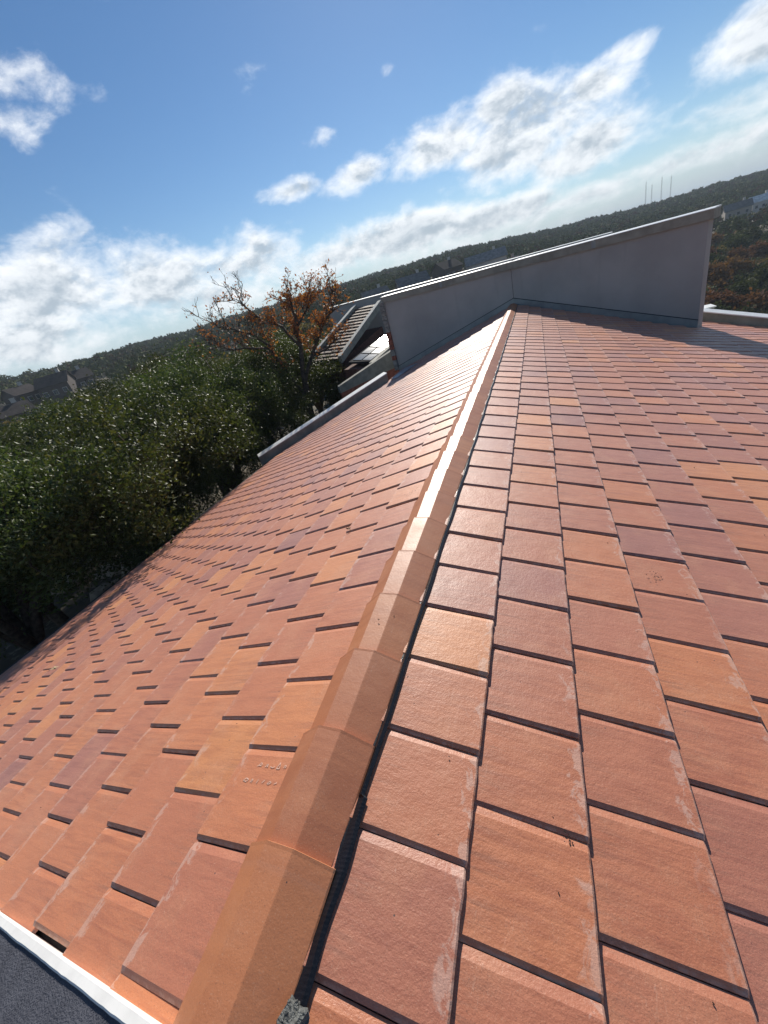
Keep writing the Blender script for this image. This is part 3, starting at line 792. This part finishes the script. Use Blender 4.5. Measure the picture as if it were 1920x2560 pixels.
def oak_proto(seed, rad, ztop, zmid, nclump, per, spread, size, mat):
    """trunk base at 0; crown ellipsoid centred at zmid"""
    r = np.random.default_rng(seed); pr = random.Random(seed)
    cen = []
    lobes = [(r.uniform(-.55, .55) * rad, r.uniform(-.55, .55) * rad, r.uniform(-.1, .5) * (ztop - zmid), r.uniform(.42, .62) * rad) for _ in range(9)]
    while len(cen) < nclump:
        lx, ly, lz, lr = lobes[r.integers(len(lobes))]
        v = r.normal(size=3); v /= np.linalg.norm(v); q = r.uniform(.55, 1.0) ** .5
        p_ = np.array([lx, ly, zmid + lz]) + v * lr * q * np.array([1, 1, .72])
        if p_[2] < zmid - 1.6 or p_[2] > ztop: continue
        cen.append(p_)
    cen = np.array(cen)
    me = crown_obj('crown', cen, per, spread, size, mat, r=r)
    mb = MB(); fz = zmid * .42
    lean = (pr.uniform(-.3, .3), pr.uniform(-.3, .3))
    trunk = [(0, 0, -.4), (lean[0] * .3, lean[1] * .3, fz * .5), (lean[0], lean[1], fz)]
    mb.tube(trunk, [.30, .23, .20], 8)
    tips = []
    for k in range(6):
        a_ = k * 1.05 + pr.uniform(-.3, .3); L = rad * pr.uniform(.35, .6)
        pts = [Vector(trunk[-1])]
        for q in range(1, 5):
            t = q / 4; pts.append(Vector((lean[0] + math.cos(a_ + .3 * math.sin(q)) * L * t, lean[1] + math.sin(a_ + .3 * math.sin(q)) * L * t, fz + (zmid + .6 - fz) * t ** .7 + pr.uniform(-.15, .15))))
        mb.tube(pts, [.15, .12, .095, .07, .045], 6); tips += pts[2:]
    for c_ in cen[::2]:
        c_ = Vector(c_); nn = min(tips, key=lambda q: (q - c_).length)
        mid = nn.lerp(c_, .5) + Vector((pr.uniform(-.2, .2), pr.uniform(-.2, .2), pr.uniform(-.25, .05)))
        mb.tube([nn, mid, c_], [.04, .027, .012], 4, False)
    return mb.mesh('trunk', MT_BARK, True), me
oaks = [oak_proto(11, 4.4, 6.6, 4.3, 125, 520, .29, .050, MT_OAK),
        oak_proto(12, 4.6, 6.6, 4.2, 135, 520, .30, .050, MT_OAK),
        oak_proto(13, 4.2, 6.6, 4.4, 120, 500, .29, .052, MT_OAK2)]
def plant(protos, k, name, x, y, top, label, cat='tree', group=None, sxy=1.0, ptop=6.6, rot=None, base=None):
    gz = float(ground_z(x, y)) if base is None else base
    h_ = top - gz
    t = empty(name, (x, y, gz), label, cat, group)
    t.scale = (sxy, sxy, h_ / ptop); t.rotation_euler[2] = random.uniform(0, 6.28) if rot is None else rot
    for nm, me in zip(('trunk', 'crown'), protos[k]): link(bpy.data.objects.new(nm, me), t)
    return t
G_OAK = 'live oaks beyond the left eave'
oak_spots = [  # x, y, top, proto, scale, label
    (-11.9, 3.6, .5, 0, 1.0, 'glossy green live oak nearest the left eave at picture left edge'),
    (-12.0, 7.8, .7, 1, 1.0, 'broad sunlit live oak close to the left eave, low centre of the grove'),
    (-11.7, 12.2, .5, 0, .9, 'live oak with pale sunlit crown just left of the long kerb'),
    (-12.2, 15.4, -1.4, 2, .80, 'small dark live oak behind the kerb below the orange-leaved tree'),
    (-18.2, 6.2, .25, 1, 1.0, 'tall live oak at left edge below the hillside houses'),
    (-17.4, 11.0, .9, 2, 1.0, 'dark green live oak in the second row of the grove'),
    (-16.0, 15.4, 1.45, 0, 1.0, 'live oak whose crown touches the skyline left of the orange-leaved tree'),
    (-15.2, 19.6, 1.1, 2, 1.0, 'dark live oak standing behind the orange-leaved tree'),
    (-22.5, 13.5, 1.0, 1, 1.05, 'live oak on the skyline edge right of the dark houses'),
    (-21.0, 19.0, 1.8, 2, 1.1, 'tallest dark live oak reaching the hill skyline'),
    (-14.2, 25.0, .9, 1, 1.1, 'live oak left of the brown tiled neighbour roof'),
    (-14.9, 5.4, -.9, 1, .9, 'live oak wedged between the two oaks nearest the eave'),
    (-14.6, 9.6, -.5, 2, .9, 'dark live oak filling the gap behind the front row of oaks'),
    (-17.2, 1.2, -1.8, 2, 1.0, 'dark live oak low at the left picture edge by the ground'),
]
po = random.Random(3)
for (x, y, top, k, sc, lab) in oak_spots: plant(oaks, k, 'live_oak', x, y, top, lab, 'tree', G_OAK, sc, rot=po.uniform(0, 6.28))
# bush against the neighbour's wall
me_b = crown_obj('foliage', np.random.default_rng(4).normal(size=(26, 3)) * np.array([.45, .45, .9]) + np.array([0, 0, 3.6]), 160, .22, .05, MT_OAK2)
bt = empty('tall_shrub', (-9.6, 19.2, -6.6), 'dark climbing shrub against the corner of the neighbour house', 'shrub')
link(bpy.data.objects.new('foliage', me_b), bt).location = (0, 0, .9)
mb = MB(); mb.tube([(0, 0, -.2), (.1, 0, 2.2), (0, .1, 4.6)], [.09, .07, .03], 6); mb.build('stem', MT_BARK, bt)

# orange-leaved tree
pr = random.Random(21)
TB = Vector((-11.0, 18.6, float(ground_z(-11.0, 18.6))))
at = empty('autumn_tree', TB, 'half-bare tree with orange leaves standing before the brown tiled roof', 'tree')
mb = MB(); leafC = []
def limb(pts, r0, r1, n=6):
    k = len(pts); mb.tube([Vector(q) - TB for q in pts], [r0 + (r1 - r0) * i / (k - 1) for i in range(k)], n, False)
def smoothpath(pts, jit=.10):
    pts = [Vector(q) for q in pts]; out_ = []
    for i in range(len(pts) - 1):
        for t in (0, .33, .66): out_.append(pts[i].lerp(pts[i + 1], t) + Vector((pr.gauss(0, jit), pr.gauss(0, jit), pr.gauss(0, jit * .7))) * (0 if (i == 0 and t == 0) else 1))
    out_.append(pts[-1]); return out_
def leafiness(p_):
    d_ = (p_ - Vector((-9.9, 19.2, 2.0))).length
    return max(.16, min(.9, 1.2 - d_ / 2.6))
def twig(p0, dr, L, r0, depth):
    pts = [p0]; d_ = dr.normalized()
    for q in range(4):
        d_ = (d_ + Vector((pr.gauss(0, .22), pr.gauss(0, .22), pr.gauss(.05, .16)))).normalized(); pts.append(pts[-1] + d_ * L / 4)
    limb(pts, r0, max(.006, r0 * .5), 4 if depth > 1 else 5)
    if depth < 3:
        for q in range(pr.randint(3, 5)):
            b = pts[pr.randint(1, 4)]; nd = (d_ + Vector((pr.gauss(0, .65), pr.gauss(0, .65), pr.gauss(.2, .45))))
            twig(b, nd, L * pr.uniform(.5, .75), max(.007, r0 * .55), depth + 1)
    else:
        for b in pts[2:]:
            if pr.random() < leafiness(b):
                for _ in range(pr.randint(1, 4)): leafC.append(b + Vector((pr.gauss(0, .09), pr.gauss(0, .09), pr.gauss(-.02, .09))))
F1_ = Vector((-10.78, 18.72, -1.5)); low = Vector((-11.0, 18.6, -2.9))
limb([TB - Vector((0, 0, .3)), low, F1_], .22, .17, 9)
limbs = [([F1_, (-10.45, 18.93, .3), (-10.3, 19.0, 1.5), (-10.15, 19.1, 2.4)], .14, .04),
         ([low.lerp(F1_, .3), (-11.3, 18.4, -.7), (-11.6, 18.2, .45), (-12.2, 17.8, 1.5), (-13.2, 17.0, 2.1)], .10, .03),
         ([F1_, (-10.3, 19.0, -.5), (-9.6, 19.4, .5), (-8.8, 19.8, 1.2), (-8.3, 20.0, 1.9)], .10, .03),
         ([Vector((-10.45, 18.93, .3)), (-10.9, 18.6, 1.3), (-11.5, 18.2, 2.0), (-12.3, 17.6, 3.0)], .08, .025),
         ([Vector((-10.3, 19.0, 1.0)), (-9.9, 19.3, 1.6), (-9.4, 19.6, 2.2)], .07, .025),
         ([Vector((-11.6, 18.2, .45)), (-12.3, 17.6, .9), (-13.1, 17.0, 1.1), (-13.7, 16.6, 1.6)], .06, .02),
         ([Vector((-10.2, 19.0, -.4)), (-9.4, 19.5, -.2), (-8.7, 19.9, .2)], .06, .02)]
for pts, r0, r1 in limbs:
    sp = smoothpath(pts, .06); limb(sp, r0, r1)
    for q in range(3, len(sp)):
        for _ in range(2):
            dr = (sp[q] - sp[q - 2]).normalized() + Vector((pr.gauss(0, .6), pr.gauss(0, .6), pr.gauss(.25, .45)))
            twig(sp[q], dr, pr.uniform(.55, .95) * (1.0 if q > len(sp) / 2 else .8), .026, 1)
mb.build('trunk', MT_BARK, at, True)
LC = np.array([tuple(q - TB) for q in leafC])
V, F = leaf_quads(LC, .062, 0.1, np.random.default_rng(3))
me = np_mesh('leaves', V, F, MT_AUT); rr_ = np.random.default_rng(5)
attr(me, 'rnd', np.repeat(np.stack([rr_.random(len(LC)), rr_.random(len(LC)), rr_.random(len(LC)), np.ones(len(LC))], 1), 4, axis=0))
mobj('leaves', me, at)

# ------------------------------------------------------------------ woodland
def wood_proto(seed, mat, rad=3.2, h=7.0):
    r = np.random.default_rng(seed)
    v = r.normal(size=(46, 3)); v /= np.linalg.norm(v, axis=1)[:, None]; v[:, 2] = np.abs(v[:, 2]) * 1.1 - .25
    cen = v * r.uniform(.55, 1, (46, 1)) * np.array([rad, rad, 2.8]) + np.array([0, 0, h - 2.9])
    me = crown_obj('crown', cen, 34, .55, .34, mat, r=r)
    mb = MB(); mb.tube([(0, 0, -.5), (.1, 0, h * .35), (0, .1, h * .75)], [.22, .17, .06], 6)
    for k in range(4):
        a_ = k * 1.6; mb.tube([(0.1, 0, h * .33), (math.cos(a_) * 1.1, math.sin(a_) * 1.1, h * .55), (math.cos(a_) * 2.0, math.sin(a_) * 2.0, h * .72)], [.10, .07, .03], 5)
    return mb.mesh('trunk', MT_BARK, True), me
wp = {'green': [wood_proto(31, MT_WGREEN), wood_proto(32, MT_WGREEN)], 'russet': [wood_proto(33, MT_WRUST)], 'tan': [wood_proto(34, MT_WTAN)]}
WL = {'green': ('dark green tree in the wooded valley beyond the right kerb', 'green valley trees'),
      'russet': ('russet brown tree in the wooded valley beyond the right kerb', 'russet valley trees'),
      'tan': ('yellowish brown tree in the wooded valley beyond the right kerb', 'tan valley trees')}
def polar(a, r): return CAM.x + r * math.sin(R(a)), r * math.cos(R(a))
cnt = 0; pw = random.Random(5); placed = []
for _ in range(4000):
    a, r = pw.uniform(10.5, 26), math.sqrt(pw.uniform(62 ** 2, 190 ** 2))
    x, y = polar(a, r)
    if any((x - q[0]) ** 2 + (y - q[1]) ** 2 < (4.6 + r * .006) ** 2 for q in placed): continue
    placed.append((x, y)); kind = pw.choices(['green', 'russet', 'tan'], [.56, .26, .18])[0]
    t = plant(wp[kind], pw.randrange(len(wp[kind])), 'woodland_tree', x, y, 0, WL[kind][0], 'tree', WL[kind][1], pw.uniform(.8, 1.25), 7.0)
    t.scale[2] = pw.uniform(.8, 1.3)
    cnt += 1
    if cnt > 130: break
# a few nearer trees between the oaks and the left hillside
pl2 = []
for _ in range(600):
    a, r = pw.uniform(-72, -22), math.sqrt(pw.uniform(40 ** 2, 95 ** 2)); x, y = polar(a, r)
    if any((x - q[0]) ** 2 + (y - q[1]) ** 2 < 42 for q in pl2) or (-15 < x < 6 and y < 32): continue
    pl2.append((x, y)); kind = pw.choices(['green', 'tan'], [.9, .1])[0]
    t = plant(wp[kind], pw.randrange(len(wp[kind])), 'woodland_tree', x, y, 0, {'green': 'green tree in the wood between the oaks and the hill houses', 'tan': 'yellowish tree in the wood between the oaks and the hill houses'}[kind], 'tree',
              {'green': 'green trees behind the oaks', 'tan': 'yellowish trees behind the oaks'}[kind], pw.uniform(.9, 1.3), 7.0)
    t.scale[2] = pw.uniform(.85, 1.15)
    if len(pl2) > 55: break
# the wooded hills beyond: one mass
r = np.random.default_rng(77)
NTREE = 9500
aa = r.uniform(-78, 34, NTREE * 3); rr0 = np.sqrt(r.uniform(85 ** 2, 690 ** 2, NTREE * 3))
ok = (rr0 < ridge_r(aa) + 45) & ~((aa > 10) & (rr0 < 175)) & ~((aa < -22) & (rr0 < 92))
aa, rr0 = aa[ok][:NTREE], rr0[ok][:NTREE]
HOUSES = [  # az, r, width, depth, height, rot, colours, label
    (-61.3, 172, 7, 7, 3.0, .5, 'dark', 'dark brown gabled house at the left picture edge on the hill'),
    (-58.0, 165, 8.5, 8.5, 3.8, -.3, 'dark', 'largest dark gabled house with white-edged chimneys above the oaks'),
    (-56.0, 172, 7.5, 8, 3.2, .2, 'dark', 'low brown hip-roofed house at the right end of the hillside row'),
    (-63.0, 135, 8, 7, 2.2, .2, 'dark', 'dark low roof at the far left edge below the hillside row'),
    (-14.6, 170, 11, 9, 4.0, .2, 'grey', 'grey-roofed house with chimney left above the stucco wall'),
    (-10.2, 185, 9, 8, 4.2, .7, 'dark', 'small dark gabled house above the stucco wall coping'),
    (-5.6, 190, 15, 9, 5.2, .1, 'pale', 'pale grey two-storey house showing above the stucco wall'),
    (-3.0, 175, 7, 7, 4.0, .3, 'pink', 'pinkish-roofed house beside the pale house above the wall'),
    (1.8, 200, 12, 9, 4.2, .2, 'grey', 'grey house with pale chimney above the middle of the wall'),
    (17.9, 300, 10, 8, 3.0, .2, 'grey', 'long grey-roofed house among the trees at right'),
    (19.5, 320, 9, 8, 3.6, .4, 'white', 'white-roofed house at the right picture edge on the hillside'),
    (-19.5, 160, 9, 8, 3.8, .3, 'grey', 'grey house behind the bare branches of the orange-leaved tree')]
keep = np.ones(len(aa), bool)
for hq in HOUSES:
    keep &= ~((np.abs(aa - hq[0]) < 4.2 * 120 / hq[1]) & (rr0 > hq[1] - 50) & (rr0 < hq[1] + 10))
aa, rr0 = aa[keep], rr0[keep]
fx = CAM.x + rr0 * np.sin(np.radians(aa)); fy = rr0 * np.cos(np.radians(aa)); fz = ground_z(fx, fy)
n = len(aa); hgt = r.uniform(5.0, 8.5, n); rad = r.uniform(2.4, 4.2, n)
PER = 46
v = r.normal(size=(n, PER, 3)); v /= np.linalg.norm(v, axis=2)[:, :, None]; v[:, :, 2] = np.abs(v[:, :, 2]) * 1.15 - .3
cen = v * (r.uniform(.6, 1.0, (n, PER, 1))) * np.stack([rad, rad, hgt * .45], -1)[:, None, :] + np.stack([fx, fy, fz + hgt * .55], -1)[:, None, :]
sz = np.repeat(.55 + rr0 / 900, PER)
# short upright sprigs give the crowns a ragged outline
V, F = leaf_quads(cen.reshape(-1, 3), 1.0, .2, r)
Vc = np.repeat(cen.reshape(-1, 3), 4, axis=0); V = Vc + (V - Vc) * np.repeat(sz, 4)[:, None]
tone = np.repeat(np.clip(r.normal(.45, .22, n), 0, 1), PER); kind = r.random(n); kind = np.repeat(kind, PER)
MT_FOREST, g, bs, out = material('far_woodland')
a_ = g.node('ShaderNodeAttribute', attribute_name='rnd').outputs['Vector']; r1, r2, r3 = g.sep(a_)
c = g.mix(r1, (0.070, 0.082, 0.028), (0.135, 0.140, 0.050))
c = g.mix(g.ss(r2, .80, .84), c, g.mix(r1, (0.075, 0.060, 0.028), (0.11, 0.085, 0.04)))
c = g.mix(g.ss(r2, .91, .93), c, g.mix(r1, (0.085, 0.045, 0.026), (0.12, 0.065, 0.035)))
g.put(bs.inputs['Base Color'], c); bs.inputs['Roughness'].default_value = .9; bs.inputs['Specular IOR Level'].default_value = .05
me = np_mesh('hill_woodland', V, F, MT_FOREST)
cc = np.stack([np.clip(tone + r.normal(0, .12, len(tone)), 0, 1), kind, r.random(len(tone)), np.ones(len(tone))], 1)
attr(me, 'rnd', np.repeat(cc, 4, axis=0))
mobj('hill_woodland', me, label='evergreen woodland covering the hills along the whole horizon', cat='woodland', kind='stuff')

# hillside houses
HC = {'dark': ((0.06, 0.045, 0.04), (0.045, 0.036, 0.034)), 'grey': ((0.30, 0.27, 0.24), (0.14, 0.135, 0.13)), 'pale': ((0.42, 0.40, 0.37), (0.22, 0.21, 0.20)), 'pink': ((0.40, 0.30, 0.25), (0.36, 0.24, 0.19)), 'white': ((0.5, .48, .45), (0.62, 0.62, 0.60))}
HM = {k: (simple('house_wall_' + k, a_, .9, .1), simple('house_roof_' + k, b_, .95, .2, 1.0, spec=.15)) for k, (a_, b_) in HC.items()}
for (a, r_, wd, dp, hh, rot, kc, lab) in HOUSES:
    x, y = polar(a, r_); gz = float(ground_z(x, y)) - .3
    h = empty('hillside_house', (x, y, gz), lab, 'house'); h.rotation_euler[2] = -R(a) + rot
    hh += 1.2
    wm, rm = HM[kc]
    mb = MB(); mb.box((0, 0, hh / 2), (wd, dp, hh))
    gb_ = hh + dp * .32
    mb.add([(-wd / 2, -dp / 2, hh), (-wd / 2, dp / 2, hh), (-wd / 2, 0, gb_), (wd / 2, -dp / 2, hh), (wd / 2, dp / 2, hh), (wd / 2, 0, gb_)], [(0, 1, 2), (3, 5, 4)])
    mb.build('wall', wm, h)
    ov = .5; mb = MB()
    for sg in (-1, 1):
        q = [(-wd / 2 - ov, sg * (dp / 2 + ov), hh - ov * .64 + .05), (wd / 2 + ov, sg * (dp / 2 + ov), hh - ov * .64 + .05), (wd / 2 + ov, 0, gb_ + .05), (-wd / 2 - ov, 0, gb_ + .05)]
        if sg > 0: q = q[::-1]
        mb.slab(q, -.16)
    rf = mb.build('roof', rm, h)
    mb = MB(); mb.box((wd * .25, .4, gb_ + .3), (.9, .8, 1.8)); mb.box((wd * .25, .4, gb_ + 1.24), (1.1, 1.0, .1)); mb.build('chimney', HM['pale' if kc in ('dark', 'grey') else kc][0], rf)
    for q in range(3):
        wx = -wd * .32 + q * wd * .32
        mb = MB(); mb.box((wx, -dp / 2 - .03, hh * .55), (1.3, .1, 1.4)); fw = mb.build('window', HM['white'][0], h)
        mb = MB(); mb.box((wx, -dp / 2 - .10, hh * .55), (1.1, .06, 1.2)); mb.build('pane', MT_GLASS, fw)
# radio masts
MT_MAST = simple('mast_steel', (0.42, 0.40, 0.40), .6)
for k, (a, top_el, lab) in enumerate(((10.6, 2.8, 'leftmost of the thin radio masts on the right horizon'), (11.1, 2.45, 'shortest thin radio mast, second from left on the horizon'), (11.9, 2.75, 'thin radio mast third from left on the right horizon'), (12.65, 2.6, 'rightmost of the thin radio masts on the horizon'))):
    x, y = polar(a, 900); gz = float(ground_z(x, y)); zt = CAM.z + 900 * math.tan(R(top_el)); H = zt - gz
    m_ = empty('radio_mast', (x, y, gz), lab, 'mast')
    mb = MB(); ww = .55
    for sx, sy in ((-1, -1), (1, -1), (1, 1), (-1, 1)): mb.tube([(sx * ww, sy * ww, 0), (sx * ww * .7, sy * ww * .7, H)], [.13, .10], 4)
    zz_ = 0; s_ = 1
    while zz_ < H - 4:
        mb.tube([(-ww * s_, -ww, zz_), (ww * s_, -ww, zz_ + 4)], [.07, .07], 3, False); zz_ += 4; s_ = -s_
    mb.build('lattice', MT_MAST, m_)
    mb = MB(); mb.tube([(0, 0, H - .5), (0, 0, H + 3)], [.12, .05], 4); mb.build('antenna', MT_MAST, m_)

# ------------------------------------------------------------------ boulders, fallen leaves, crumbs
G_ROCK = 'pale limestone boulders on the ground under the oaks'
for k in range(14):
    a, r_ = random.uniform(-76, -44), random.uniform(15, 30); x, y = polar(a, r_)
    bm = bmesh.new(); bmesh.ops.create_icosphere(bm, subdivisions=2, radius=1)
    ph = random.uniform(0, 9)
    for v in bm.verts:
        f_ = 1 + .25 * math.sin(v.co.x * 3 + ph) * math.cos(v.co.y * 4 + ph) + random.uniform(-.05, .05)
        v.co = Vector((v.co.x * f_, v.co.y * f_, v.co.z * f_ * .45))
    me = bpy.data.meshes.new('boulder'); bm.to_mesh(me); bm.free(); me.materials.append(MT_ROCK)
    o = mobj('boulder', me, None, label='pale limestone boulder on the shaded ground under the live oaks', cat='boulder', group=G_ROCK)
    s_ = random.uniform(.35, 1.0); o.scale = (s_ * 1.4, s_, s_); o.rotation_euler[2] = random.uniform(0, 6); o.location = (x, y, float(ground_z(x, y)) + .08)
def dead_leaf(x, y, size, mat, label, seed):
    pr_ = random.Random(seed); s = -1 if x < 0 else 1
    z = -abs(x) * math.tan(aL if x < 0 else aR) + .012
    V = [(0, 0, .3 * size)]; n = 14
    for k in range(n):
        th_ = 2 * math.pi * k / n; rr_ = size * (1.0 if k % 2 == 0 else .55) * pr_.uniform(.75, 1.15)
        V.append((rr_ * math.cos(th_), rr_ * .7 * math.sin(th_), size * .28 * abs(math.sin(th_ * 1.5 + 1)) + .002))
    mb = MB(); mb.add(V, [(0, 1 + k, 1 + (k + 1) % n) for k in range(n)])
    mb.tube([(size * .8, 0, .004), (size * 1.6, size * .2, .012)], [size * .05, size * .03], 4)
    o = mb.build('fallen_leaf', mat, None, label=label, cat='leaf'); o.location = (x, y, z); o.rotation_euler = (0, s * (aL if s < 0 else aR), pr_.uniform(0, 6))
dead_leaf(-.81, 2.44, .030, MT_DEAD, 'curled brown dead leaf on the left slope beside the ridge caps', 1)
dead_leaf(-4.9, 1.56, .055, MT_PALE, 'pale dead leaf lying far down the left slope by the eave', 2)
# dark crumbs scattered on tiles and caps
cr = []
pc = random.Random(9)
def crumbs(x, y, n, spread):
    for _ in range(n): cr.append((x + pc.gauss(0, spread), y + pc.gauss(0, spread)))
crumbs(-.30, 2.75, 16, .03); crumbs(1.28, 2.05, 26, .022); crumbs(.75, .62, 14, .02); crumbs(-.06, 1.25, 5, .03); crumbs(1.9, 3.7, 3, .01)
for _ in range(70): cr.append((pc.uniform(-2.5, 2.6), pc.uniform(0.05, 5)))
mb = MB()
for (x, y) in cr:
    if -0.21 < x < .12: z = .022 if -.09 < x < 0 else (-.01 if x < 0 else -.02 - x * .45 + .03)
    else: z = -abs(x) * math.tan(aL if x < 0 else aR) - .006
    s_ = pc.uniform(.0010, .0026); rot = pc.uniform(0, 6)
    mb.box((x, y, z), (s_ * 2.2, s_, s_ * 1.2), rot)
mb.build('crumbs', MT_CRUMB, None, label='tiny dark crumbs of debris scattered over the tiles', cat='debris', kind='stuff')

# ------------------------------------------------------------------ haze over the valley and hills
hz, g, bs, out = material('haze')
g.n.remove(bs)
pv = g.node('ShaderNodeVolumePrincipled'); pv.inputs['Color'].default_value = (0.72, 0.84, 0.95, 1); pv.inputs['Density'].default_value = 0.00036; pv.inputs['Anisotropy'].default_value = 0.0
g.l.new(pv.outputs[0], out.inputs['Volume'])
mb = MB(); mb.box((0, 0, 10), (9000, 9000, 130))
mb.build('haze', hz, None, kind='stuff')
